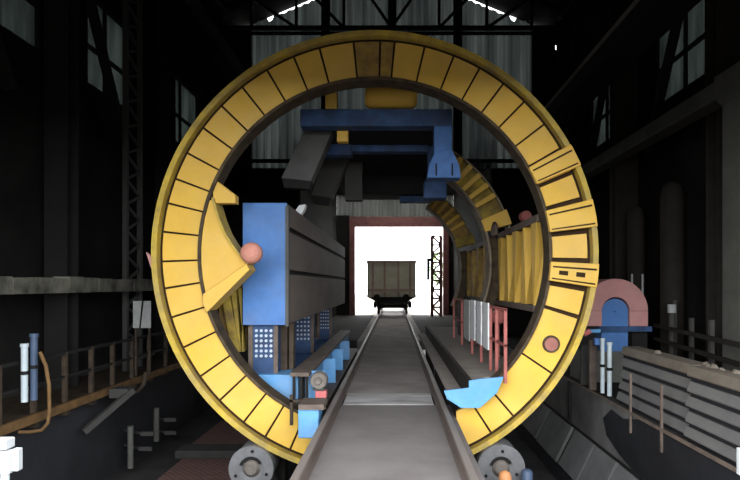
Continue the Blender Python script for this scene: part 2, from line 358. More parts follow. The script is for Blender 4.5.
# ================================================================== TRACK
dk = empty('track_deck', (0, 4, -1.8), 'long dusty grey concrete track bed running between the two rails into the hall', 'track bed')
MB().box(-.93, 1.0, -8, 9.1, -.35, -.03).build('approach_slab', 'deck', dk)
MB().box(-.74, .74, 9.1, 10.02, -.35, -.022).build('joint_plate', 'deck_light', dk)['label'] = 'lighter scuffed steel joint plate'
far = MB(); far.box(-.78, .78, 10.02, 19.6, -.35, -.03); far.box(-1.2, 1.2, 19.6, 60, -.35, -.04)
far.build('platform_slab', 'deck_far', dk)
for xx in (-.86, .86):
    MB().box(xx - .07, xx + .07, 9.1, 19.6, -.5, -.14).build('bearer', 'rail', dk)
MB().box(-.85, .9, YF, 8.0, -1.8, -.35).build('plinth', 'pitwall', dk)
for y in (9.6, 12, 15, 18): MB().box(-.75, .75, y, y + .4, -1.8, -.35).build('pier', 'pitwall', dk)
for xc, lab in ((-.838, 'left running rail of the track, worn brown steel with a bright head'), (.838, 'right running rail of the track, worn brown steel with a bright head')):
    r = empty('rail', (xc, 4, -.03), lab, 'rail', 'running rails of the track')
    b = MB(); b.box(xc - .075, xc + .075, -8, 60, -.029, -.012); b.box(xc - .03, xc + .03, -8, 60, -.012, .085)
    b.build('rail_web', 'rail', r)
    MB().box(xc - .038, xc + .038, -8, 60, .085, .125).build('rail_head', 'rail_top', r, bevel=.01)
    s = -1 if xc < 0 else 1
    MB().bar((xc + s * .046, -6, .0), (xc + s * .046, 9.0, .0), .03, .022).build('guard_strip', 'rail', r)

# ================================================================== FRONT RING
RX, RZ, RY = X(375, 8.2), Z(254, 8.2), 8.2
def clip(poly, xc, side):
    out = []; n = len(poly)
    ins = lambda p: (p[0] - xc) * side >= 0
    for i in range(n):
        p, q = poly[i], poly[(i + 1) % n]
        if ins(p): out.append(p)
        if ins(p) != ins(q):
            t = (xc - p[0]) / (q[0] - p[0]); out.append((xc, p[1] + t * (q[1] - p[1])))
    return out
def sector(r0, r1, a0, a1, step=2.0):
    k = max(1, int(math.ceil(abs(a1 - a0) / step))); A = [R(a0 + (a1 - a0) * i / k) for i in range(k + 1)]
    p = [(RX + r1 * math.sin(a), RZ + r1 * math.cos(a)) for a in A] + [(RX + r0 * math.sin(a), RZ + r0 * math.cos(a)) for a in reversed(A)]
    if min(abs(a0), abs(a1)) >= 90:
        p = clip(p, 1.004 if a0 > 0 else -.94, 1 if a0 > 0 else -1)
    return p
ring = empty('tippler_ring', (RX, RY + .2, RZ - 3.26), 'huge yellow plated steel ring nearest the viewer, standing around the track', 'ring')
RI, RO = 2.545, 3.25
m = MB(); m.arc(RX, RZ, 3.172, RO, -165.5, 157, RY - .07, RY + .42, 2.0); m.build('outer_rim', 'yellow_rim', ring)
m = MB(); m.arc(RX, RZ, RI, RI + .045, -161, 151, RY - .03, RY + .30, 2.0); m.build('inner_flange', 'flange', ring)
m = MB(); m.arc(RX, RZ, RI + .045, 3.165, -90, 90, RY + .06, RY + .09, 2.0)
for a0 in range(90, 180, 10):
    for s in (-1, 1):
        p = sector(RI + .045, 3.165, s * a0, s * (a0 + 10))
        if len(p) > 2: m.prism(p, RY + .06, RY + .09)
m.build('web', 'seam', ring)
m = MB(); m.arc(RX, RZ, 3.10, 3.165, -165, 156, RY + .25, RY + .40, 3); m.build('rear_stiffener', 'flange', ring)
left = [5.8, 15.1, 22.4, 30.4, 38.5, 46, 53.7, 61.7, 69.3, 76.2, 84, 92, 99.3, 107.3, 116, 125, 133.3, 142, 149, 156.5, 168]
right = [5.3, 13.5, 21.7, 29.4, 37, 44.4, 52.5, 60.3, 67.2, 75.3, 83.6, 92, 99.3, 107.5, 124, 139.5, 147, 158, 166]
plates = [(-b, -a) for a, b in zip(left, left[1:])] + list(zip(right, right[1:])) + [(-5.8, 1.4), (1.4, 5.3)]
for a, b in plates:
    gsm = .30 if not (66 < a < 99.5) else .9
    p = sector(RI + .055, 3.11, a + gsm, b - gsm)
    if len(p) < 3: continue
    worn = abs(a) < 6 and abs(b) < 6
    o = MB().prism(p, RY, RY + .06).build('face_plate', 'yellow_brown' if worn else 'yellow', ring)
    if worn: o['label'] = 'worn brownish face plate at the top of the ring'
for a, b in ((60.8, 66.8), (75.9, 83.0), (92.6, 98.7)):
    o = MB().arc(RX, RZ, RI + .01, RO + .005, a, b, RY - .10, RY - .005, 1.5).build('splice_block', 'yellow', ring, bevel=.012)
    o['label'] = 'raised yellow splice block bolted across the ring'
    e = MB()
    e.arc(RX, RZ, RI + .04, RO - .03, a + 1.3, a + 1.8, RY - .106, RY - .095); e.arc(RX, RZ, RI + .04, RO - .03, b - 1.0, b - .6, RY - .106, RY - .095)
    e.build('splice_seam', 'seam', o)
e = MB()
for r_ in (2.68, 2.93): MB().arc(RX, RZ, r_, r_ + .13, 95.2, 96.5, RY - .106, RY - .08).build('lifting_slot', 'seam', ring)
hx, hz = X(551, 8.2), Z(344, 8.2)
h = MB().lathe_y(hx, hz, [(.0, RY - .004), (.10, RY - .004), (.10, RY + .02)]).build('hole_cover', 'pink_dark', ring); h['label'] = 'round salmon pink cover'
MB().lathe_y(hx, hz, [(.098, RY - .02), (.128, RY - .02), (.128, RY + .02)]).build('hole_rim', 'flange', ring)
# gusset on the inner left
gp = lambda L, d=8.2: [(X(a, d), Z(b, d)) for a, b in L]
arcp = [(RX + RI * math.sin(R(-a)), RZ + RI * math.cos(R(-a))) for a in (103, 98, 93, 88, 83, 78, 72)]
MB().prism(arcp + gp([(214, 200), (219, 218), (225, 233), (235, 249), (247, 263)]), RY, RY + .05).build('gusset_plate', 'yellow', ring)
gfl = MB()
gl = gp([(213, 198), (219, 218), (225, 233), (235, 249), (248, 264)])
for p, q in zip(gl, gl[1:]): gfl.bar((p[0], RY + .15, p[1]), (q[0], RY + .15, q[1]), .38, .03, up=(1, 0, 0))
gfl.build('gusset_flange', 'yellow_rim', ring)
MB().prism(gp([(205, 294), (248, 264), (251, 270), (209, 312), (205, 304)]), RY - .1, RY + .3).build('gusset_foot', 'yellow', ring, bevel=.01)
MB().prism(gp([(212, 184), (217, 181), (235, 195), (235, 203), (213, 203)]), RY + .02, RY + .2).build('stop_bracket', 'yellow', ring, bevel=.008)
MB().prism(gp([(146, 252), (158, 262), (151, 268)]), RY, RY + .06).build('pointer', 'pink', ring)['label'] = 'small pink pointed tab on the rim'

# bumper ball by the gusset: held on the left girder
bp_ = MB(); bx, bz = X(251, 8.1), Z(253, 8.1)
bp_.lathe_y(bx, bz, [(0, 8.0), (.07, 8.008), (.12, 8.035), (.15, 8.08), (.158, 8.13), (.15, 8.2), (.1, 8.24), (.1, 8.3)], 28)
bp_.build('buffer', 'salmon', ring)['label'] = 'round salmon pink buffer at the gusset tip'

# ---- support rollers ------------------------------------------------
def roller(px, py, lab):
    x, z = X(px, 8.2), Z(py, 8.2)
    dist = math.hypot(x - RX, z - RZ); r = dist - RO - .004
    o = empty('support_roller', (x, RY + .15, -1.8), lab, 'roller', 'rollers carrying the front ring')
    MB().lathe_y(x, z, [(.13, RY - .14), (.18, RY - .17), (r + .015, RY - .17), (r + .015, RY - .085), (r, RY - .085), (r, RY + .36), (.12, RY + .36)]).build('wheel', 'roller', o)
    MB().lathe_y(x, z, [(0, RY - .20), (.075, RY - .20), (.09, RY - .19), (.135, RY - .13), (.135, RY - .1)]).build('hub', 'roller_hub', o)
    MB().arc(x, z, .135, .175, -70, 60, RY - .185, RY - .17).build('hub_groove', 'dark', o)
    for kx, kz in ((.02, .25), (.22, -.08), (-.22, -.1)):
        MB().cyl((x + kx, RY - .185, z + kz), (x + kx, RY - .165, z + kz), .022, 12).build('bolt', 'dark', o)
    b = MB()
    for yy in (RY - .05, RY + .42):
        b.prism([(x - .5, -1.8), (x + .5, -1.8), (x + .14, z - .02), (x - .14, z - .02)], yy + (.41 if yy < RY else 0), yy + (.47 if yy < RY else .08))
    b.box(x - .06, x + .06, RY + .3, RY + .5, z - .06, z + .06)
    b.box(x - .55, x + .55, RY + .25, RY + .62, -1.8, -1.72)
    b.build('bearing_stand', 'grey_dark', o)
roller(254, 465, 'grey cast roller under the ring, left of the track')
roller(499, 465, 'grey cast roller under the ring, right of the track')

# ================================================================== REAR ARCS + RIGHT SIDE GIRDERS
def rear_arc(d, lab, a0, a1, box, tone):
    o = empty('cradle_arc', (RX + 2.0, d, 0), lab, 'ring', 'curved ring segments behind the front ring')
    m = MB(); m.arc(RX, RZ, 2.33, 2.375, a0, a1, d, d + .5, 3); m.build('inner_flange', 'flange_pale', o)
    m = MB(); m.arc(RX, RZ, 2.86, 2.90, a0, 78, d + .05, d + .5, 3); m.build('outer_flange', 'flange_pale', o)
    m = MB(); m.arc(RX, RZ, 2.375, 2.86, a0, 72, d + .16, d + .2, 3); m.build('web', tone, o)
    n = 5
    for i in range(n):
        a = a0 + 3 + (63 - a0 - 3) * i / n
        MB().arc(RX, RZ, 2.37, 2.86, a, a + 2.2, d + .02, d + .2, 2).build('stiffener', 'yellow', o)
    MB().arc(RX, RZ, 2.33, 2.92, 66.5, 73, d - .06, d + .45, 2).build('end_block', box, o, bevel=.01)
    m = MB(); m.arc(RX, RZ, 2.38, 2.62, 76, a1, d + .2, d + .25, 3); m.build('lower_web', 'flange', o)
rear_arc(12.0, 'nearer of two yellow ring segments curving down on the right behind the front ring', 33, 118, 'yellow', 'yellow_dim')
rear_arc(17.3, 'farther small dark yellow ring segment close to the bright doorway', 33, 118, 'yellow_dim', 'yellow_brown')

def side_panel(y0, y1, lab, n, mt):
    o = empty('ribbed_girder', (2.4, (y0 + y1) / 2, 1.4), lab, 'girder', 'yellow ribbed side panels on the right')
    MB().box(2.30, 2.46, y0, y1, 2.90, 3.02).build('top_chord', 'brown_steel', o, bevel=.01)
    MB().box(2.24, 2.60, y0, y1, 1.50, 1.60).build('bottom_chord', 'brown_steel', o, bevel=.01)
    MB().box(2.52, 2.56, y0, y1, 1.6, 2.9).build('back_sheet', 'rust_dark', o)
    for i in range(n):
        y = y0 + .22 + (y1 - y0 - .44) * i / (n - 1); w0, w1 = (.20, .035) if i % 2 else (.035, .17)
        MB().add([(2.3, y - w0, 1.6), (2.3, y + w0, 1.6), (2.3, y + w1, 2.9), (2.3, y - w1, 2.9),
                  (2.52, y - .05, 1.6), (2.52, y + .05, 1.6), (2.52, y + .05, 2.9), (2.52, y - .05, 2.9)],
                 [(0, 1, 2, 3), (4, 7, 6, 5), (0, 3, 7, 4), (1, 5, 6, 2), (0, 4, 5, 1), (3, 2, 6, 7)]).build('rib', mt, o)
    return o
side_panel(8.66, 11.95, 'nearer yellow side panel with tapered upright ribs, between front ring and first arc', 5, 'yellow')
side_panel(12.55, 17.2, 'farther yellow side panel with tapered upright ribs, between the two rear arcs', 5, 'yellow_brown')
o = MB(); o.tube([(2.2, 11.6, 2.96), (2.2, 11.6, 3.12), (2.2, 11.75, 3.2), (2.2, 11.9, 3.12), (2.2, 11.9, 2.96)], .05, 10)
tag(o.build('lifting_eye', 'brown_steel'), 'small bent steel eye on top of the ribbed side panel', 'lifting eye')
rd = MB(); rx_, _, rz_ = W(526, 216, 10.2)
rd.lathe_y(rx_, rz_, [(0, 10.15), (.09, 10.15), (.10, 10.2), (.10, 10.35), (0, 10.38)], 20); rd.box(rx_ - .03, rx_ + .03, 10.2, 10.3, 3.022, rz_)
tag(rd.build('warning_lamp', 'red'), 'small round red lamp on the top edge of the yellow side panel', 'lamp')

# ================================================================== LEFT BLUE GIRDER
gx0, gx1 = X(243, 8.9), X(287, 8.9); gz0, gz1 = Z(325, 8.9), Z(203, 8.9)
gd_ = empty('side_girder', ((gx0 + gx1) / 2, 14, gz0), 'long box girder on the left with a bright blue end and brown grey flank', 'girder')
MB().box(gx0, gx1, 8.88, 8.94, gz0, gz1).build('end_plate', 'blue', gd_, bevel=.008)['label'] = 'bright blue end plate'
MB().box(gx0 + .03, gx1 - .05, 8.94, 19.4, gz0 + .02, gz1 - .02).build('box_body', 'dark', gd_)
for a, b in ((Z(325, 8.9), Z(273.5, 8.9)), (Z(270, 8.9), Z(230, 8.9)), (Z(226, 8.9), gz1)):
    MB().box(gx1 - .05, gx1, 8.98, 19.4, a + .01, b - .01).build('flank_plate', 'brown_side', gd_, bevel=.006)
MB().box(gx1 - .02, gx1 + .03, 8.86, 8.97, gz0 - .02, gz1 - .05).build('edge_angle', 'grey_plate', gd_)
# ribbed yellow under-frame seen between ring and girder
uf = empty('ribbed_girder', (-2.5, 9, .9), 'dusty yellow ribbed panel at lower left behind the ring', 'girder', 'yellow ribbed side panel on the left')
for i, (a, b) in enumerate(((220, 228), (230, 235), (237, 241))):
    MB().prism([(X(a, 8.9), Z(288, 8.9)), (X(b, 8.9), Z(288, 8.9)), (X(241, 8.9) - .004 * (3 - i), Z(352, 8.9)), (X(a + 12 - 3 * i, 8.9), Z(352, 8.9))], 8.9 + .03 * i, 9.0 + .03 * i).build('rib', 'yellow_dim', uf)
MB().box(-2.75, -2.33, 9.1, 11.5, .85, 1.95).build('back_sheet', 'yellow_brown', uf)

# supports below the girder
def lattice_post(d, x0, x1, z0, z1, lab):
    o = empty('perforated_post', ((x0 + x1) / 2, d, z0), lab, 'post', 'perforated posts under the blue girder')
    MB().box(x0, x1, d, d + .3, z0, z1).build('post_body', 'blue_dim', o, bevel=.008)
    w = x1 - x0; hgt = z1 - z0
    for i in range(4):
        for j in range(6):
            cx = x0 + w * (.24 + .18 * i); cz = z1 - hgt * (.12 + .105 * j)
            MB().cyl((cx, d - .014, cz), (cx, d + .01, cz), w * .055, 10).build('hole_light', 'lattice', o)  # pale discs painted as the light showing in the plate's holes
    MB().box(x0 - .02, x0 + .05, d - .03, d, z0, z1).build('edge_flange', 'brown_steel', o)
    MB().box(x1 - .05, x1 + .02, d - .03, d, z0, z1).build('edge_flange', 'brown_steel', o)
lattice_post(9.0, X(250, 9), X(277, 9), Z(373, 9), gz0 - .005, 'nearest blue post with rows of pale discs painted as lit holes, under the blue girder end')
lattice_post(12.9, X(293, 12.9), X(313, 12.9), .35, gz0 - .005, 'second blue post with pale discs painted as lit holes, farther back under the girder')
lattice_post(16.2, X(318, 16.2), X(331, 16.2), .35, gz0 - .005, 'farthest small blue post with painted lit holes under the girder near the doorway')
o = MB(); o.box(X(278, 9.3), X(287, 9.3), 9.3, 9.55, .508, gz0 - .005); o.box(X(288.5, 9.3), X(293, 9.3), 9.34, 9.5, .508, gz0 - .005)
tag(o.build('upright', 'rust_dark', bevel=.006), 'dark brown twin upright just right of the nearest perforated post', 'post')
# blue base frame
bs = empty('base_frame', (-1.6, 11, -.1), 'light blue steel base frame low on the left beside the rail', 'frame')
MB().box(X(247, 8.9), X(299, 8.9), 8.82, 9.6, Z(402, 8.9), Z(374, 8.9)).build('front_box', 'blue_light', bs, bevel=.01)
MB().box(-2.3, -1.5, 9.6, 16.8, 0.02, .34).build('long_box', 'blue', bs, bevel=.01)
MB().box(-1.40, -1.30, 9.7, 17, 0.0, .49).build('side_plate', 'blue_light', bs)
MB().box(X(305, 8.9), X(325, 8.9), 8.9, 8.98, Z(402, 8.9), Z(371, 8.9)).build('front_plate', 'blue_light', bs, bevel=.006)
for y in (11.0, 12.6, 14.4):
    MB().box(-1.30, -1.06, y, y + .06, .0, .47).build('rib_plate', 'blue_light', bs)
MB().box(-1.42, -1.0, 9.0, 17, -.08, .0).build('bottom_plate', 'brown_steel', bs)
for y in (9.2, 12.2, 15.5): MB().box(-2.1, -1.7, y, y + .3, -1.8, .04).build('leg', 'grey_dark', bs)
kb = empty('kerb_beam', (-1.36, 12, .5), 'brown grey flat topped beam running along the left platform towards the doorway', 'beam')
MB().box(-1.52, -1.22, 8.66, 16.8, .50, .565).build('top_plate', 'brown_steel', kb, bevel=.008)
for y in (8.72, 8.98):
    for xx in (-1.47, -1.36, -1.27): MB().box(xx - .02, xx + .02, y, y + .04, .02, .5).build('strut', 'dark', kb)
MB().box(-1.50, -1.43, 9.65, 16.8, .34, .5).build('side_angle', 'rust_dark', kb)
# motor and small parts
mo = empty('motor', (-1.09, 8.9, .2), 'small grey round motor beside the left rail', 'motor')
mx_, mz_ = X(320, 8.9), Z(379, 8.9)
MB().lathe_y(mx_, mz_, [(0, 8.66), (.05, 8.66), (.06, 8.70), (.12, 8.70), (.135, 8.74), (.135, 8.88)], 24).build('motor_body', 'roller_hub', mo)
MB().lathe_y(mx_, mz_, [(0, 8.62), (.035, 8.62), (.035, 8.67)], 12).build('shaft', 'roller_hub', mo)
MB().box(mx_ - .09, mx_ + .09, 8.72, 8.88, mz_ - .15, mz_ - .12).build('motor_foot', 'grey_dark', mo)
o = MB(); o.box(X(316, 8.8), X(327, 8.8), 8.7, 8.86, Z(397, 8.8), Z(390, 8.8))
tag(o.build('brake_box', 'red_bright', bevel=.012), 'small bright red box just below the grey motor', 'box')
o = MB(); o.box(X(303, 8), X(327, 8), 7.62, 8.08, Z(404, 8), Z(399, 8))
st = empty('stop_block', (-1.1, 7.9, -.2), 'light blue block fixed to the left edge of the track bed, before the ring', 'block')
o.build('cap_plate', 'brown_steel', st)
MB().box(X(302, 8), -.94, 7.66, 8.05, Z(432, 8), Z(404, 8)).build('block', 'blue_light', st, bevel=.02)
o = MB(); o.box(X(290, 8), X(293, 8), 7.98, 8.03, Z(425, 8), Z(395, 8)); o.box(X(290, 8), X(304, 8), 7.98, 8.03, Z(402, 8), Z(399.5, 8))
o.build('side_strut', 'rust_dark', st)

# ================================================================== TOP CLAMP GIRDER
d = 9.4
tg = empty('clamp_girder', (-.2, 12, 4.6), 'overhead girder inside the ring with a blue front beam and dark underside', 'girder')
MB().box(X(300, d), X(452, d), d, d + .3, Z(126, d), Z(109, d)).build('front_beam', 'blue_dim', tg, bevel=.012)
MB().box(-1.42, 1.0, d + .3, 18, 4.66, 4.93).build('main_box', 'dark', tg)
MB().box(X(434, d), X(452, d), d + .0, d + .28, Z(168, d), Z(126, d)).build('hanger', 'blue_mid', tg, bevel=.012)
MB().prism([(X(a, d), Z(b, d)) for a, b in ((427, 178), (429, 165), (435, 152), (452, 150), (459, 165), (461, 178))], d - .03, d + .3).build('hanger_foot', 'blue_mid', tg, bevel=.01)
sl = MB()
for a in (436, 452): sl.box(X(a, d) - .012, X(a, d) + .012, d - .045, d - .02, Z(176, d), Z(164, d))
sl.build('foot_slot', 'dark', tg)
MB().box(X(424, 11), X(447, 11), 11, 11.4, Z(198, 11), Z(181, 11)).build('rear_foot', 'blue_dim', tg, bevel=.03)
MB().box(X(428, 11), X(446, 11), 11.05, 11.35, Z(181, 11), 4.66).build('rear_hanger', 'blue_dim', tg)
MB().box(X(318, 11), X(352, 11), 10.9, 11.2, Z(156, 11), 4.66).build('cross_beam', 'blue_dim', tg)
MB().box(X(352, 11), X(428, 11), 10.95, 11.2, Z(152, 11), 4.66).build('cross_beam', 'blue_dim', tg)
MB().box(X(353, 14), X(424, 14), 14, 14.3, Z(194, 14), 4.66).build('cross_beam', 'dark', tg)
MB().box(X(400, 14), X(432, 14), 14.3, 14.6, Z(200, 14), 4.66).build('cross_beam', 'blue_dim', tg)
MB().box(X(345, 12.5), X(362, 12.5), 12.5, 12.8, Z(200, 12.5), 4.66).build('rear_hanger', 'grey_dark', tg)
dm = empty('drum', (0, 9.5, 4.9), 'fat yellow drum lying on the blue overhead beam', 'drum')
x0, x1, zc = X(365, 9.5), X(417, 9.5), Z(96.5, 9.5)
dd = MB(); r_ = .185
dd.tube([(x0, 9.55, zc), (x0 + .05, 9.55, zc), (x0 + .06, 9.55, zc), (x1 - .06, 9.55, zc), (x1 - .05, 9.55, zc), (x1, 9.55, zc)], [r_ * .7, r_ * .95, r_, r_, r_ * .95, r_ * .7], 28)
dd.build('shell', 'yellow', dm)
tag(MB().box(X(325, 9.45), X(337, 9.45), 9.45, 9.65, Z(109, 9.45) + .004, Z(91, 9.45)).build('lug_block', 'yellow', bevel=.015), 'small dull yellow block on top of the blue overhead beam, left of the drum', 'block')
tag(MB().box(X(337, 9.75), X(348, 9.75), 9.71, 9.9, Z(142, 9.75), 4.655).build('lug_block', 'yellow', bevel=.015), 'small dull yellow block under the blue overhead beam', 'block')
def clamp(d, L, lab, mt):
    p = [(X(a, d), Z(b, d)) for a, b in L]
    o = MB().prism(p, d, d + .35).build('clamp_arm', mt, tg, bevel=.01); o['label'] = lab
    q = [(p[2][0] + .0, p[2][1]), (p[3][0], p[3][1]), (p[3][0] + .05, p[3][1] - .16), (p[2][0] - .04, p[2][1] - .13)]
    o['_o'] = list(tg['_o']); MB().prism(q, d + .05, d + .3).build('clamp_pad', 'dark', o)
clamp(10.0, [(306, 127), (334, 127), (311, 181), (281, 178)], 'grey slanting clamp arm', 'grey_plate')
clamp(12.2, [(326, 152), (352, 152), (331, 198), (311, 195)], 'dark slanting clamp arm', 'grey_dark')
tag(MB().prism([(X(a, 10.6), Z(b, 10.6)) for a, b in ((296, 212), (300, 206), (306, 205), (305, 210), (301, 216))], 10.5, 10.7).build('clamp_hook', 'white'), 'small pale hook shaped fitting above the top of the blue girder', 'hook')

# ================================================================== RIGHT PLATFORM
pt = empty('side_platform', (1.4, 13, .0), 'grey raised platform along the right of the track with a bright blue front end', 'platform')
MB().box(1.22, 1.46, 8.02, 8.66, .44, .50).build('deck_plate', 'platform', pt)
MB().box(1.22, 2.25, 8.66, 19, .44, .50).build('deck_plate', 'platform', pt)
MB().box(.93, 1.15, 8.4, 19, .22, .28).build('lower_ledge', 'platform', pt)
MB().box(.93, 1.15, 8.02, 8.4, .3, .34).build('ledge_end', 'platform', pt)
MB().box(1.15, 1.21, 8.0, 19, .28, .56).build('edge_angle', 'duct', pt)
MB().box(1.21, 1.36, 8.02, 8.16, .50, .54).build('edge_bracket', 'rust_dark', pt)
d = 7.96
MB().prism([(X(a, d), Z(b, d)) for a, b in ((444, 391), (469, 388), (469, 381), (480, 379), (504, 377), (497, 393), (480, 408), (461, 408), (447, 399))], d, d + .05).build('end_plate', 'blue_light', pt, bevel=.006)['label'] = 'bright blue stepped end plate'
for y in (9.3, 12.5, 16): MB().box(1.25, 1.6, y, y + .3, -1.8, .44).build('leg', 'grey_dark', pt)
rl = empty('railing', (1.70, 11, .5), 'faded red handrail along the outer edge of the right platform', 'railing')
ys = [8.06, 8.75, 9.3, 10.3, 11.5, 13.2, 15.0]
for y in ys: MB().box(1.67, 1.715, y - .02, y + .025, .505, 1.58).build('post', 'red', rl)
MB().box(1.675, 1.71, 8.04, 15.02, 1.545, 1.585).build('top_rail', 'red', rl)
MB().box(1.675, 1.71, 8.04, 15.02, 1.03, 1.065).build('mid_rail', 'red', rl)
for i, (a, b, lab) in enumerate(((483.5, 488.5, 'white upright board on the red railing, nearest of the three'), (477, 481.5, 'white upright board on the red railing, middle of the three'), (471, 475, 'white upright board on the red railing, farthest of the three'))):
    xx = 1.657; y0 = F * (xx - CX) / (b - 394); y1 = F * (xx - CX) / (a - 394)
    tag(MB().box(xx - .012, xx + .012, y0, y1, .84, 1.62).build('board', 'white'), lab, 'board', 'white boards on the red railing')
tag(MB().box(1.645, 1.669, 11.6, 12.5, .75, 1.6).build('board', 'grey_pale'), 'dull grey board on the red railing beyond the white boards', 'board')
o = MB(); o.lathe_y(X(498, 10.6), Z(317, 10.6), [(0, 10.5), (.11, 10.5), (.135, 10.53), (.135, 10.8), (0, 10.82)], 22); o.box(X(498, 10.6) - .03, X(498, 10.6) + .03, 10.6, 10.7, .502, Z(322, 10.6))
tag(o.build('red_drum', 'red'), 'round red drum fitting just behind the first railing post', 'drum')
for y, lab in ((13.2, 'dark red cabinet behind the red railing, nearer one'), (15.4, 'dark red cabinet behind the red railing, farther one')):
    tag(MB().box(1.92, 2.15, y, y + .7, .502, 1.4).build('cabinet', 'maroon', bevel=.01), lab, 'cabinet', 'dark red cabinets on the right platform')
lgp = MB()

# ================================================================== WAGON AND OUTSIDE
D = 33.0
wx0, wx1 = X(367, D), X(416, D); wz0, wz1 = Z(297, D), Z(260.5, D); wc = (wx0 + wx1) / 2
wg = empty('wagon', (wc, D + 5, 0), 'open topped grey railway wagon standing on the track in the bright doorway', 'wagon')
b = MB(); b.box(wx0 + .05, wx1 - .05, D + .04, D + .12, wz0, wz1 - .1); b.build('end_wall', 'wagon', wg)
b = MB(); b.box(wx0, wx0 + .08, D, D + 10.5, wz0, wz1 - .1); b.box(wx1 - .08, wx1, D, D + 10.5, wz0, wz1 - .1); b.build('side_wall', 'wagon', wg)
MB().box(wx0 + .05, wx1 - .05, D + 10.4, D + 10.5, wz0, wz1 - .35).build('end_wall', 'wagon', wg)
b = MB(); b.box(wx0 - .04, wx1 + .04, D - .03, D + .1, wz1 - .12, wz1); b.box(wx0 - .04, wx0 + .1, D, D + 10.5, wz1 - .12, wz1); b.box(wx1 - .1, wx1 + .04, D, D + 10.5, wz1 - .12, wz1); b.build('top_rim', 'wagon_red', wg)
for f in (.12, .36, .64, .88):
    xx = wx0 + (wx1 - wx0) * f; MB().box(xx - .06, xx + .06, D - .06, D + .04, wz0, wz1 - .12).build('stiffener', 'wagon_red', wg)
MB().box(wx0 + .05, wx1 - .05, D - .04, D + .04, wz0 + .32, wz0 + .48).build('cross_stiffener', 'wagon_red', wg)
MB().prism([(wx0, wz0), (wx1, wz0), (wc + .75, wz0 - .36), (wc - .75, wz0 - .36)], D, D + 10.5).build('underframe', 'dark', wg)
for s in (-1, 1):
    o = MB().cyl((wc + s * .85, D - .45, wz0 - .02), (wc + s * .85, D + .0, wz0 - .02), .1, 16).build('buffer_stem', 'dark', wg)
    MB().cyl((wc + s * .85, D - .5, wz0 - .02), (wc + s * .85, D - .45, wz0 - .02), .2, 20).build('buffer_head', 'dark', o)
MB().box(wc - .14, wc + .14, D - .4, D, wz0 - .38, wz0 - .1).build('coupler', 'dark', wg)
for y in (D + 1.2, D + 3.2, D + 7.3, D + 9.3):
    ax = MB().cyl((-.95, y, .585), (.95, y, .585), .08, 14).build('axle', 'dark', wg)
    for s in (-1, 1):
        MB().tube([(s * .80, y, .585), (s * .915, y, .585)], .46, 30).build('wheel', 'dark', ax)
for s in (-1, 1):
    for y in (D + .6, D + 6.7):
        MB().box(s * 1.0, s * 1.14, y, y + 3.2, .55, .9).build('bogie_frame', 'dark', wg)
# lattice mast by the right jamb
lm = empty('lattice_mast', (X(437, 34.5), 34.5, 0), 'reddish lattice mast standing at the right side of the bright doorway', 'mast')
xa, xb = X(432, 34.5), X(441, 34.5)
for xx in (xa, xb): MB().box(xx - .09, xx + .09, 34.45, 34.6, -.02, Z(236, 34.5)).build('leg', 'maroon', lm)
n = 9; zt = Z(236, 34.5); b = MB()
for i in range(n):
    z0, z1 = zt * i / n, zt * (i + 1) / n; b.bar((xa if i % 2 else xb, 34.5, z0), (xb if i % 2 else xa, 34.5, z1), .11); b.bar((xa, 34.5, z1), (xb, 34.5, z1), .11)
b.build('lacing', 'maroon', lm)
o = MB(); xs, zs = X(428.5, 34), Z(279, 34); o.box(xs - .08, xs + .08, 34.29, 34.39, zs, Z(258, 34)); o.box(xs - .2, xs + .08, 34.29, 34.39, zs - .06, zs + .02); o.box(xs - .05, X(433, 34), 34.29, 34.39, Z(261, 34), Z(258, 34))
tag(o.build('signal_arm', 'dark'), 'dark hook shaped signal bracket hanging off the lattice mast', 'bracket')
# a few shrubs and stones outside the far door
def shrub(x, y, h, lab):
    o = empty('tree', (x, y, -.06), lab, 'tree', 'pale trees beyond the far doorway')
    MB().tube([(x, y, -.06), (x + .1, y, h * .5), (x, y, h * .8)], [.14, .1, .05], 8).build('trunk', 'bark', o)
    m = MB(); rnd = random.Random(int(x * 10))
    for _ in range(900):
        a, u, rr = rnd.uniform(0, 6.28), rnd.uniform(-1, 1), rnd.uniform(.5, 1) ** .5
        p = Vector((x + math.cos(a) * math.sqrt(1 - u * u) * rr * h * .33, y + math.sin(a) * math.sqrt(1 - u * u) * rr * h * .33, h * .68 + u * rr * h * .36))
        e1 = Vector((rnd.uniform(-1, 1), rnd.uniform(-1, 1), rnd.uniform(-1, 1))).normalized() * .16; e2 = Vector((rnd.uniform(-1, 1), rnd.uniform(-1, 1), rnd.uniform(-1, 1))).normalized() * .09
        m.add([p - e1, p + e2, p + e1, p - e2], [(0, 1, 2, 3)])
    m.build('foliage', 'leaf', o)
shrub(4.9, 52, 5.0, 'pale green tree outside, at the right edge of the far doorway')

# ================================================================== ROOF STEEL
def truss(y, lab):
    o = empty('roof_truss', (0, y, 11.1), lab, 'truss', 'roof trusses')
    MB().box(-6.6, 6.6, y - .1, y + .1, 11.04, 11.15).build('bottom_chord', 'dark', o)
    for s in (-1, 1): MB().bar((0, y, ROOF_R - .2), (s * 6.55, y, roofz(6.6) - .2), .2, .18, up=(0, 1, 0)).build('top_chord', 'dark', o)
    xs = [-5, -3.4, -1.7, 0, 1.7, 3.4, 5]
    for x in xs: MB().bar((x, y, 11.1), (x, y, roofz(x) - .2), .1).build('web_post', 'dark', o)
    for a, b in zip(xs, xs[1:]):
        if (a + b) < 0: a, b = b, a
        MB().bar((a, y, 11.1), (b, y, roofz(b) - .2), .09).build('diagonal', 'dark', o)
truss(20.0, 'rear roof truss of dark steel against the pale gable sheets')
truss(12.5, 'dark roof truss high over the middle of the yellow ring')
truss(5.0, 'dark roof truss high up nearest the viewer')
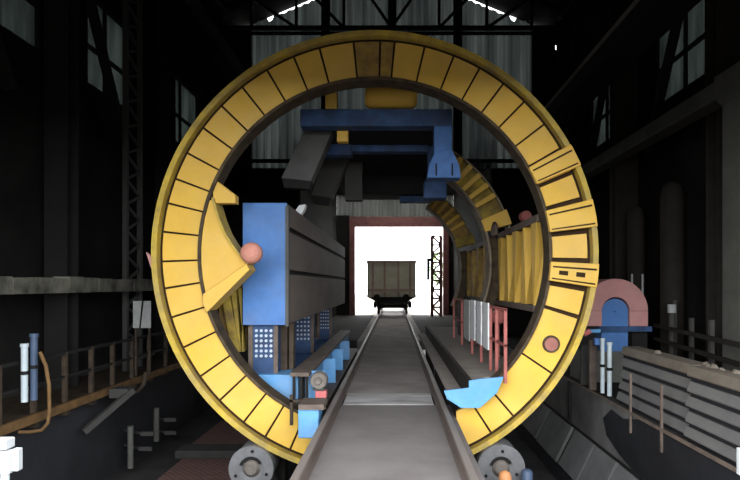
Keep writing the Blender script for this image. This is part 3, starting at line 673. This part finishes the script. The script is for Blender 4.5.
for x, lab in ((-2.55, 'dark gable post left of centre against the pale sheets'), (0.02, 'dark gable post in the centre against the pale sheets'), (2.55, 'dark gable post right of centre against the pale sheets')):
    tag(MB().box(x - .16, x + .16, 21.5, 21.8, 6.762, roofz(x) - .15).build('gable_post', 'dark'), lab, 'post', 'gable posts')
tag(MB().box(-6.6, 6.6, 21.3, 21.49, 11.5, 11.57).build('gable_girt', 'dark'), 'dark horizontal girt across the pale gable sheets', 'beam')
tag(MB().box(-6.6, 6.6, 21.5, 21.78, 6.66, 6.76).build('gable_girt', 'dark'), 'dark horizontal beam under the pale gable sheets, behind the ring', 'beam')
b = MB(); b.bar(W(211, -6, 18), W(234, 21, 18), .13); tag(b.build('wall_brace', 'grey_plate'), 'pale slanting brace high at the upper left', 'brace')
b = MB(); b.bar(W(575, -3, 19), W(560, 18, 19), .12); tag(b.build('wall_brace', 'grey_dark'), 'pale slanting brace high at the upper right', 'brace')

# ================================================================== WALL COLUMNS, CRANE BEAMS
def column(x, y, lab, w=.42, mt='dark', zt=11.5):
    o = empty('wall_column', (x, y, -.02), lab, 'column', 'dark steel columns along the walls')
    MB().box(x - w / 2, x + w / 2, y - .2, y - .16, -.02, zt).build('flange', mt, o)
    MB().box(x - w / 2, x + w / 2, y + .16, y + .2, -.02, zt).build('flange', mt, o)
    MB().box(x - .03, x + .03, y - .16, y + .16, -.02, zt).build('web', mt, o)
column(-6.2, 10.6, 'dark steel column on the left wall between the first two windows')
column(-6.2, 15.4, 'dark steel column on the left wall between the second and third windows')
column(-6.2, 20.2, 'dark steel column on the left wall next to the gable')
column(6.2, 10.4, 'dark steel column on the right wall before the nearer window', .42, 'duct')
column(6.2, 14.9, 'dark steel column on the right wall between the two windows', .6, 'duct')
column(6.2, 20.2, 'dark steel column on the right wall next to the gable')
# lattice column on the left
lc = empty('lattice_column', (-5.9, 13.3, 0), 'tall lattice column with zigzag lacing against the left wall', 'column')
for y in (12.5, 13.2): MB().box(-5.95, -5.85, y - .05, y + .05, 0, 9.5).build('leg', 'grey_dark', lc)
b = MB()
for i in range(16):
    z = .3 + i * .57; b.bar((-5.9, 12.5, z), (-5.9, 13.2, z + .28), .05); b.bar((-5.9, 13.2, z + .28), (-5.9, 12.5, z + .57), .05)
b.build('lacing', 'grey_dark', lc)
for sx, lab in ((-1, 'dark crane girder high along the left wall'), (1, 'long crane girder high along the right wall with a pale upper edge')):
    o = empty('crane_girder', (sx * 5.2, 10, 7.5), lab, 'girder', 'crane girders along the walls')
    if sx > 0:
        MB().box(5.12, 5.3, 4, 21.3, 7.66, 7.88).build('crane_rail', 'platform', o)
        MB().box(5.1, 5.9, 4, 21.3, 7.3, 7.72).build('girder_web', 'dark', o)
    else:
        MB().box(-6.0, -5.4, 4, 21.3, 9.4, 9.9).build('girder_web', 'dark', o)
# wall diagonal braces on windows
for side, x in ((-1, -6.35), (1, 6.35)):
    for y0 in ((11.5, 'second'), (7.5, 'first')) if side < 0 else ((11.9, 'nearer'), (16.3, 'farther')):
        b = MB(); b.bar((x, y0[0], 8.6), (x, y0[0] + 1.9, 5.2), .2, .1)
        tag(b.build('window_brace', 'dark'), 'dark slanting brace across the %s window of the %s wall' % (y0[1], 'left' if side < 0 else 'right'), 'brace', 'braces across the wall windows')
# pale longitudinal beam with portal column on the right
pb = empty('portal_frame', (5.7, 9, 0), 'pale grey portal beam along the right wall, bending into a thick column at the edge', 'portal frame')
b = MB(); b.box(5.55, 5.95, 9.4, 19.5, 5.08, 5.4); b.build('beam', 'portal', pb, bevel=.04)
b = MB(); b.box(5.52, 5.98, 8.75, 9.3, 0, 5.0); b.build('column', 'portal', pb, bevel=.05)
b = MB(); b.prism_x([(8.75, 4.9), (8.75, 5.45), (9.5, 5.45), (9.5, 5.05), (9.4, 5.0), (9.33, 4.9)], 5.5, 6.0); b.build('corner', 'portal', pb, bevel=.04)
o = MB(); x_, y_ = 6.15, 12.2
o.tube([(x_, y_, 0), (x_, y_, 3.85), (x_, y_, 4.05), (x_, y_, 4.15), (x_, y_, 4.19)], [.24, .24, .2, .1, .02], 20)
tag(o.build('round_top_duct', 'duct'), 'dark round topped standpipe against the right wall', 'pipe')
o = MB(); x_, y_ = 6.1, 13.9
o.tube([(x_, y_, 0), (x_, y_, 3.6), (x_, y_, 3.8), (x_, y_, 3.9)], [.2, .2, .16, .03], 18)
tag(o.build('round_top_duct', 'duct'), 'thinner dark standpipe farther along the right wall near the ring', 'pipe')

# ================================================================== LEFT SIDE
db = MB(); 
for i in range(32):
    y0 = 3.5 + i * .5; j = random.uniform(-.02, .02)
    db.box(-6.0 + j, -5.7 + j, y0, y0 + .5, 1.78, 2.06 + random.uniform(-.03, .02))
tag(db.build('dusty_beam', 'pale_dust'), 'pale dust caked horizontal beam along the left wall at eye height', 'beam')
ww = empty('walkway', (-5.8, 11, -.12), 'rusty edged raised walkway along the left wall', 'walkway')
MB().box(-6.58, -5.24, 3.9, 19.5, -.06, -.021).build('deck_plate', 'rust_dark', ww)
MB().box(-5.24, -5.18, 3.9, 19.5, -.11, .02).build('edge_angle', 'rust', ww)
for i in range(20): MB().box(-5.44, -5.24, 4.3 + i * .8, 4.42 + i * .8, -.2, -.06).build('joist', 'rust_dark', ww)
wr = empty('walkway_railing', (-5.3, 11, 0), 'dark rusty railing along the left walkway', 'railing')
for y in (7.6, 8.35, 9.15, 9.95, 10.7, 11.5, 12.3, 13.2): MB().box(-5.34, -5.27, y, y + .06, 0, .82).build('post', 'rust_dark', wr)
MB().box(-5.33, -5.28, 6.5, 13.3, .78, .83).build('top_rail', 'dark', wr)
MB().box(-5.325, -5.285, 6.5, 13.3, .40, .44).build('mid_rail', 'dark', wr)
def pipe(px, y0, y1, dd_, r, name, mt, lab, grp):
    x, _, z0 = W(px, y0, dd_); z1 = Z(y1, dd_)
    o = empty(name, (x, dd_, z0), lab, 'pipe', grp)
    MB().cyl((x, dd_, z0), (x, dd_, z1), r, 14).build('tube', mt, o)
    MB().cyl((x, dd_, z1), (x, dd_, z1 + .05), r * 1.25, 14).build('cap', mt, o)
    MB().cyl((x, dd_, (z0 + z1) / 2), (x, dd_, (z0 + z1) / 2 + .05), r * 1.3, 14).build('clamp', 'dark', o)
pipe(24.5, 402, 347, 7.95, .045, 'standpipe', 'pipe_white', 'white standpipe at far left beside the walkway railing', 'pipes on the left walkway')
pipe(34, 400, 337, 8.05, .048, 'standpipe', 'pipe_blue', 'blue grey standpipe just right of the white one on the walkway', 'pipes on the left walkway')
tag(MB().box(-5.5, -5.12, 8.2, 8.25, .75, .80).build('pipe_strap', 'dark'), 'dark strap across the two standpipes at the left', 'strap') if False else None
o = MB(); x0 = -5.12
o.tube([W(40, 352, 7.9), W(46, 366, 7.9), W(49, 385, 7.9), W(49.5, 412, 7.9), W(48, 423, 7.9), W(42, 430, 7.9), W(30, 432, 7.9), W(19, 432, 7.9)], .025, 10)
tag(o.build('bent_conduit', 'rust'), 'thin rusty conduit bending below the left walkway edge', 'pipe')
o = MB(); x0, x1 = X(133, 11.4), X(150.5, 11.4); z0, z1 = Z(328, 11.4), Z(301, 11.4)
nb = empty('notice_board', ((x0 + x1) / 2, 11.4, 0), 'pale grey board on a post above the left walkway, close to the ring', 'board')
o.box(x0, x1, 11.4, 11.43, z0, z1); o.build('panel', 'grey_pale', nb)
MB().bar(((x0 + x1) / 2 - .03, 11.385, z0), ((x0 + x1) / 2 + .03, 11.385, z1), .04, .02, up=(1, 0, 0)).build('strip', 'dark', nb)
for xx in (x0 + .04, x1 - .04): MB().box(xx - .02, xx + .02, 11.43, 11.46, 0.06 if xx > -5.2 else 0, z1).build('leg', 'rust_dark', nb)
o = MB(); o.tube([W(146, 372, 11), W(144, 384, 11), W(138, 391, 11), W(128, 392, 11)], .04, 10)
tag(o.build('bent_pipe', 'rust_dark'), 'short bent rusty pipe under the walkway edge', 'pipe')
o = MB(); o.bar(W(133, 390, 10.2), W(84, 432, 9.6), .10, .10); o.box(X(112, 10.2), X(130, 10.2), 10.1, 10.4, Z(397, 10.2), Z(388, 10.2))
tag(o.build('walkway_strut', 'grey_dark'), 'dark slanting strut below the left walkway', 'strut')
# pit fittings on the left
o = MB(); o.cyl(W(130.5, 468, 10.9), W(130.5, 426, 10.9), .055, 12); tag(o.build('drain_pipe', 'concrete'), 'pale upright pipe low in the left pit, nearer one', 'pipe', 'upright pipes in the left pit')
o = MB(); o.cyl(W(156.5, 441, 12.4), W(156.5, 408, 12.4), .06, 12); tag(o.build('drain_pipe', 'concrete'), 'dull upright pipe in the left pit, farther one near the steps', 'pipe', 'upright pipes in the left pit')
for i, (px, py, dd_, lab) in enumerate(((147, 434, 11.2, 'upper step iron beside the pale pit pipe'), (145, 449, 11.2, 'lower step iron beside the pale pit pipe'), (170, 420, 12.6, 'upper step iron farther into the left pit'), (170, 433, 12.6, 'lower step iron farther into the left pit'))):
    x, y, z = W(px, py, dd_)
    o = MB(); o.box(x - .13, x + .13, y, y + .05, z - .04, z + .04); o.bar((x - .11, y + .03, z), (-5.44, y + .3, z), .04); 
    tag(o.build('step_iron', 'grey_dark'), lab, 'step', 'step irons in the left pit')
tag(MB().box(-4.6, -2.3, 11.95, 12.5, -1.8, -1.62).build('pit_sill', 'grey_dark', bevel=.03), 'low grey sill across the left pit floor between the brick patches', 'sill')
# white boxes near the viewer
x, y, z = W(10, 460, 3.6)
wb = empty('junction_box', (x, y, -.02), 'bright white box on a post at the bottom left corner', 'box')
MB().box(X(-6, 3.6), X(14, 3.6), 3.55, 3.63, Z(472, 3.6), Z(450, 3.6)).build('housing', 'box_white', wb, bevel=.006)
MB().box(X(14, 3.6), X(21, 3.6), 3.57, 3.62, Z(470, 3.6), Z(448, 3.6)).build('side_cover', 'box_white', wb, bevel=.006)
MB().box(X(-6, 3.6), X(9, 3.6), 3.57, 3.66, Z(449, 3.6), Z(439, 3.6)).build('top_cap', 'box_white', wb, bevel=.006)
MB().cyl((X(3, 3.6), 3.62, -.02), (X(3, 3.6), 3.62, Z(473, 3.6)), .025, 12).build('post', 'pipe_white', wb)
wb = empty('marker_post', (X(742, 3.7), 3.7, -.02), 'small white marker at the right edge of the picture', 'marker')
MB().box(X(737.5, 3.7), X(746, 3.7), 3.68, 3.71, Z(474, 3.7), Z(448, 3.7)).build('plate', 'box_white', wb)
MB().box(X(741, 3.7), X(744, 3.7), 3.68, 3.71, -.02, Z(474, 3.7)).build('post', 'grey_dark', wb)

# ================================================================== RIGHT SIDE
# leaning plates in the pit
for i, (y0, y1, lab) in enumerate(((12.3, 14.2, 'grey plate leaning in the right pit, farthest of the row'), (10.75, 12.2, 'grey plate leaning in the right pit, second from the far end'), (9.55, 10.55, 'grey plate leaning in the right pit, third from the far end'), (8.6, 9.5, 'grey plate leaning in the right pit, fourth from the far end'), (7.3, 8.5, 'grey plate leaning in the right pit, nearest to the viewer'))):
    o = MB(); zt = -.80; zb = -1.44 - .02 * (i % 2)
    o.add([(3.50, y0, zt), (3.50, y1, zt), (3.18, y1, zb), (3.18, y0, zb), (3.55, y0, zt - .03), (3.55, y1, zt - .03), (3.23, y1, zb - .03), (3.23, y0, zb - .03)],
          [(0, 1, 2, 3), (4, 7, 6, 5), (0, 4, 5, 1), (1, 5, 6, 2), (2, 6, 7, 3), (3, 7, 4, 0)])
    tag(o.build('leaning_plate', 'plate'), lab, 'plate', 'grey plates leaning in the right pit')
tag(MB().box(3.2, 3.56, 5, 19, -1.8, -1.50).build('pit_ledge', 'pitwall'), 'dark ledge carrying the leaning plates in the right pit', 'ledge')
tag(MB().prism_x([(5.4, .0), (8.0, .0), (8.55, -.12), (9.0, -.08), (9.35, -.3), (9.2, -.55), (8.7, -.7), (8.2, -.79), (5.4, -.79)], 3.578, 3.588).build('coal_stain', 'coal'), 'black coal dust caked on the grey wall of the right pit', 'coal dust')
# stacked slabs
def slab(x, y0, y1, z, h, mt, lab, grp):
    o = empty('slab', (x + .2, (y0 + y1) / 2, z), lab, 'slab', grp)
    n = 8; prof = [(x, .0), (x + .02, .0), (x + 1.0, .0), (x + 1.0, h - .004), (x + .09, h - .004), (x + .075, h - .01)]
    pr = [(x + .30, h * .27), (x + .30, h - .003), (x + .035, h - .003), (x, h * .42), (x, h * .33), (x + .02, h * .27)]
    MB().prism([(a, z + b) for a, b in pr], y0, y1).build('slab_body', mt, o, bevel=.006)
    MB().box(x + .035, x + .28, y0 + .03, y1 - .03, z, z + h * .27).build('gap_shade', 'coal', o)['label'] = 'black filler painted as the shade in the gap under the slab'  # black box added to paint the shadow line between slabs
order = ['bottom', 'second', 'third', 'fourth', 'fifth', 'topmost', 'top']
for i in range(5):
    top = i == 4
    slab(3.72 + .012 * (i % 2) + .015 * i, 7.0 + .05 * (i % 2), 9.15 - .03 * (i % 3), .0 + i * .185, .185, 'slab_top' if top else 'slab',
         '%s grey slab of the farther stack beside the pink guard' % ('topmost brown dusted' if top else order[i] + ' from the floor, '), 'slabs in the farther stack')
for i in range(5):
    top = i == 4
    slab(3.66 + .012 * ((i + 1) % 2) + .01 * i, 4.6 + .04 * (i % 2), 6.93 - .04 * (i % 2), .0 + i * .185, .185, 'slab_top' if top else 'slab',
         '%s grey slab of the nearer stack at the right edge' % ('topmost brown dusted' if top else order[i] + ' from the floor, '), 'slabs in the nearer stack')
# kerb railing along the pit edge
kr = empty('kerb_railing', (3.6, 9, .0), 'thin rusty railing with slender posts along the right pit edge', 'railing')
for y in (7.25, 8.2): MB().box(3.545, 3.575, y, y + .03, -.25, .62).build('post', 'brown_steel', kr)
MB().box(3.53, 3.575, 11.0, 11.1, -.79, .02).build('post', 'dark', kr)
MB().box(3.55, 3.576, 5, 16, .02, .06).build('base_rail', 'brown_steel', kr)
MB().box(3.56, 3.576, 5, 16, -.82, -.795).build('lower_rail', 'dark', kr)
# machine with pink guard
dm_ = 11.0; gx, gz = X(616, dm_), Z(311, dm_)
mg = empty('gearbox', (gx, dm_ + .4, 0), 'blue gearbox under an arched faded pink guard, right of the ring', 'machine')
m = MB(); m.arc(gx, gz, .27, .635, -90, 90, dm_, dm_ + .7, 6)
m.box(gx - .635, gx - .27, dm_, dm_ + .7, gz - .3, gz); m.box(gx + .27, gx + .635, dm_, dm_ + .7, gz - .3, gz)
m.build('guard', 'pink', mg, bevel=.015)['label'] = 'arched faded pink guard'
m = MB(); m.arc(gx, gz - .02, 0.02, .26, -90, 90, dm_ + .06, dm_ + .75, 6); m.box(gx - .26, gx + .26, dm_ + .06, dm_ + .75, gz - .80, gz - .02)
m.build('housing', 'blue', mg, bevel=.02)
MB().box(gx - .35, gx + .68, dm_ - .06, dm_ + .02, gz - .40, gz - .30).build('rail_bracket', 'blue_dim', mg)
MB().box(gx - .62, gx + .62, dm_ + .05, dm_ + .9, 0, gz - .8).build('pedestal', 'concrete', mg)
MB().box(gx - .70, gx - .36, dm_ + .1, dm_ + .8, gz - .7, gz - .3).build('side_leg', 'dark', mg); MB().box(gx + .36, gx + .66, dm_ + .1, dm_ + .8, gz - .8, gz - .4).build('side_leg', 'dark', mg)
for px, lab in ((632, 'thin pale rod standing behind the pink guard, left one'), (642.5, 'thin pale rod standing behind the pink guard, right one')):
    x = X(px, 12.2); tag(MB().cyl((x, 12.2, 0), (x, 12.2, Z(274, 12.2)), .022, 8).build('rod', 'grey_pale'), lab, 'rod', 'rods behind the pink guard')
pipe(602.5, 393, 341, 9.75, .036, 'riser_pipe', 'pipe_white', 'pale riser pipe in front of the blue gearbox, left one', 'pale riser pipes by the gearbox')
pipe(609.5, 396, 345, 9.60, .04, 'riser_pipe', 'pipe_white', 'pale riser pipe in front of the blue gearbox, right one', 'pale riser pipes by the gearbox')
tag(MB().box(X(590, 10.2), X(597, 10.2), 10.2, 10.3, 0, Z(340, 10.2)).build('valve_post', 'brown_steel', bevel=.01), 'brown post between the ring and the pale riser pipes', 'post')
va = empty('valve', (X(598, 9.85), 9.85, Z(345, 9.85)), 'small blue and red valve on the brown post left of the riser pipes', 'valve')
MB().box(X(594, 9.85), X(603, 9.85), 9.8, 9.9, Z(345, 9.85), Z(338, 9.85)).build('valve_body', 'blue', va, bevel=.015)
MB().cyl(W(584, 334, 9.85), W(590, 331, 9.85), .05, 12).build('handwheel', 'red_bright', va)
MB().cyl(W(590, 331, 9.85), W(600, 331, 9.85), .035, 12).build('stem', 'blue_light', va)
tag(MB().prism([(X(581, 10.75), 0), (X(590, 10.75), 0), (X(590, 10.75), Z(345, 10.75)), (X(582, 10.75), Z(345, 10.75))], 10.75, 10.83).build('dark_sheet', 'grey_dark'), 'dark upright sheet by the ring, left of the brown post', 'sheet')
# handrail on the right floor
hr = empty('floor_handrail', (5.2, 9, 0), 'dark double handrail across the right floor behind the slabs', 'railing')
for px in (674.5, 691.5, 711.5):
    dd_ = 11.6 - (px - 674) * .055; MB().bar((X(px, dd_), dd_, 0), (X(px, dd_), dd_, Z({674.5: 300, 691.5: 318, 711.5: 320}[px], dd_)), .07).build('post', 'grey_dark', hr)
for z in (1.03, .74):
    MB().bar((X(655, 12.4), 12.4, z), (X(742, 8.2), 8.2, z), .07).build('handrail_bar', 'duct', hr)
o = MB(); xx = X(669.5, 11.6); o.cyl((xx, 11.6, 0), (xx, 11.6, 1.35), .06, 12); tag(o.build('lamp_post', 'grey_dark'), 'short post with a pale cap behind the dark handrail', 'post') if False else None
lp = empty('cap_post', (xx, 11.5, 0), 'short post with a pale cap behind the dark handrail', 'post')
MB().cyl((xx, 11.5, 0), (xx, 11.5, 1.35), .06, 12).build('shaft', 'grey_dark', lp); MB().cyl((xx, 11.5, 1.35), (xx, 11.5, 1.52), .085, 14).build('cap', 'grey_pale', lp)
# rubble on the slabs
for i in range(6):
    xx, yy = random.uniform(3.92, 3.98), random.uniform(5.4, 8.8); s = random.uniform(.03, .05); zz = 5 * .185
    o = MB(); vs = []; 
    for a in range(6):
        t = a * math.pi / 3; q = s * random.uniform(.8, 1.2); vs.append((xx + q * math.cos(t), yy + q * math.sin(t) * 1.4, zz))
    for a in range(6):
        t = a * math.pi / 3; q = s * random.uniform(.4, .7); vs.append((xx + q * math.cos(t), yy + q * math.sin(t) * 1.4, zz + s * random.uniform(.7, 1)))
    o.add(vs, [(0, 1, 2, 3, 4, 5), (11, 10, 9, 8, 7, 6)] + [(a, (a + 1) % 6, 6 + (a + 1) % 6, 6 + a) for a in range(6)])
    tag(o.build('rubble_lump', 'slab_top'), 'small dusty lump of rubble lying on the grey slab stacks', 'rubble', 'rubble on the slab stacks')
# bits by the right roller
x = X(505, 7.7); o = MB(); o.tube([(x, 7.7, -1.8), (x, 7.7, -.72), (x, 7.7, -.66), (x, 7.7, -.635)], [.09, .09, .07, .02], 16)
tag(o.build('marker_stub', 'orange'), 'orange stub post tip in front of the right roller', 'post')
x = X(527, 7.85); o = MB(); o.tube([(x, 7.85, -1.8), (x, 7.85, -.70), (x, 7.85, -.67)], [.08, .08, .05], 14)
tag(o.build('stub_pipe', 'pipe_blue'), 'dull blue pipe stub just right of the right roller', 'pipe')

# ================================================================== LIGHT, CAMERA
w = bpy.data.worlds.new('sky'); sc.world = w; w.use_nodes = True
bg = w.node_tree.nodes['Background']; bg.inputs['Color'].default_value = (0.93, 0.97, 1.0, 1); bg.inputs['Strength'].default_value = 1.6
def portal(name, loc, rot, sx, sy):
    l = bpy.data.lights.new(name, 'AREA'); l.shape = 'RECTANGLE'; l.size = sx; l.size_y = sy; l.cycles.is_portal = True
    o = bpy.data.objects.new(name, l); COL.objects.link(o); o.location = loc; o.rotation_euler = rot
portal('portal_front', ((OX0 + OX1) / 2, YF - .15, (OZ - .3) / 2), (R(90), 0, 0), OX1 - OX0, OZ + .3)
portal('portal_rear', ((DX0 + DX1) / 2, YB + .15, DZ / 2), (R(-90), 0, 0), DX1 - DX0, DZ)
sc.cycles.use_denoising = True
sc.cycles.max_bounces = 8; sc.cycles.diffuse_bounces = 5

cam = bpy.data.cameras.new('camera'); co = bpy.data.objects.new('camera', cam); COL.objects.link(co)
co.location = (CX, 0, CZ); co.rotation_euler = (R(90), 0, 0)
cam.sensor_width = 36; cam.lens = F / 740 * 36; cam.shift_x = -24 / 740; cam.shift_y = 45 / 740; cam.clip_start = .05; cam.clip_end = 300
sc.camera = co
vs = sc.view_settings; vs.view_transform = 'Standard'; vs.look = 'None'; vs.gamma = 1; vs.use_curve_mapping = False
vs.exposure = 2.45
for o in bpy.data.objects:
    if '_o' in o: del o['_o']
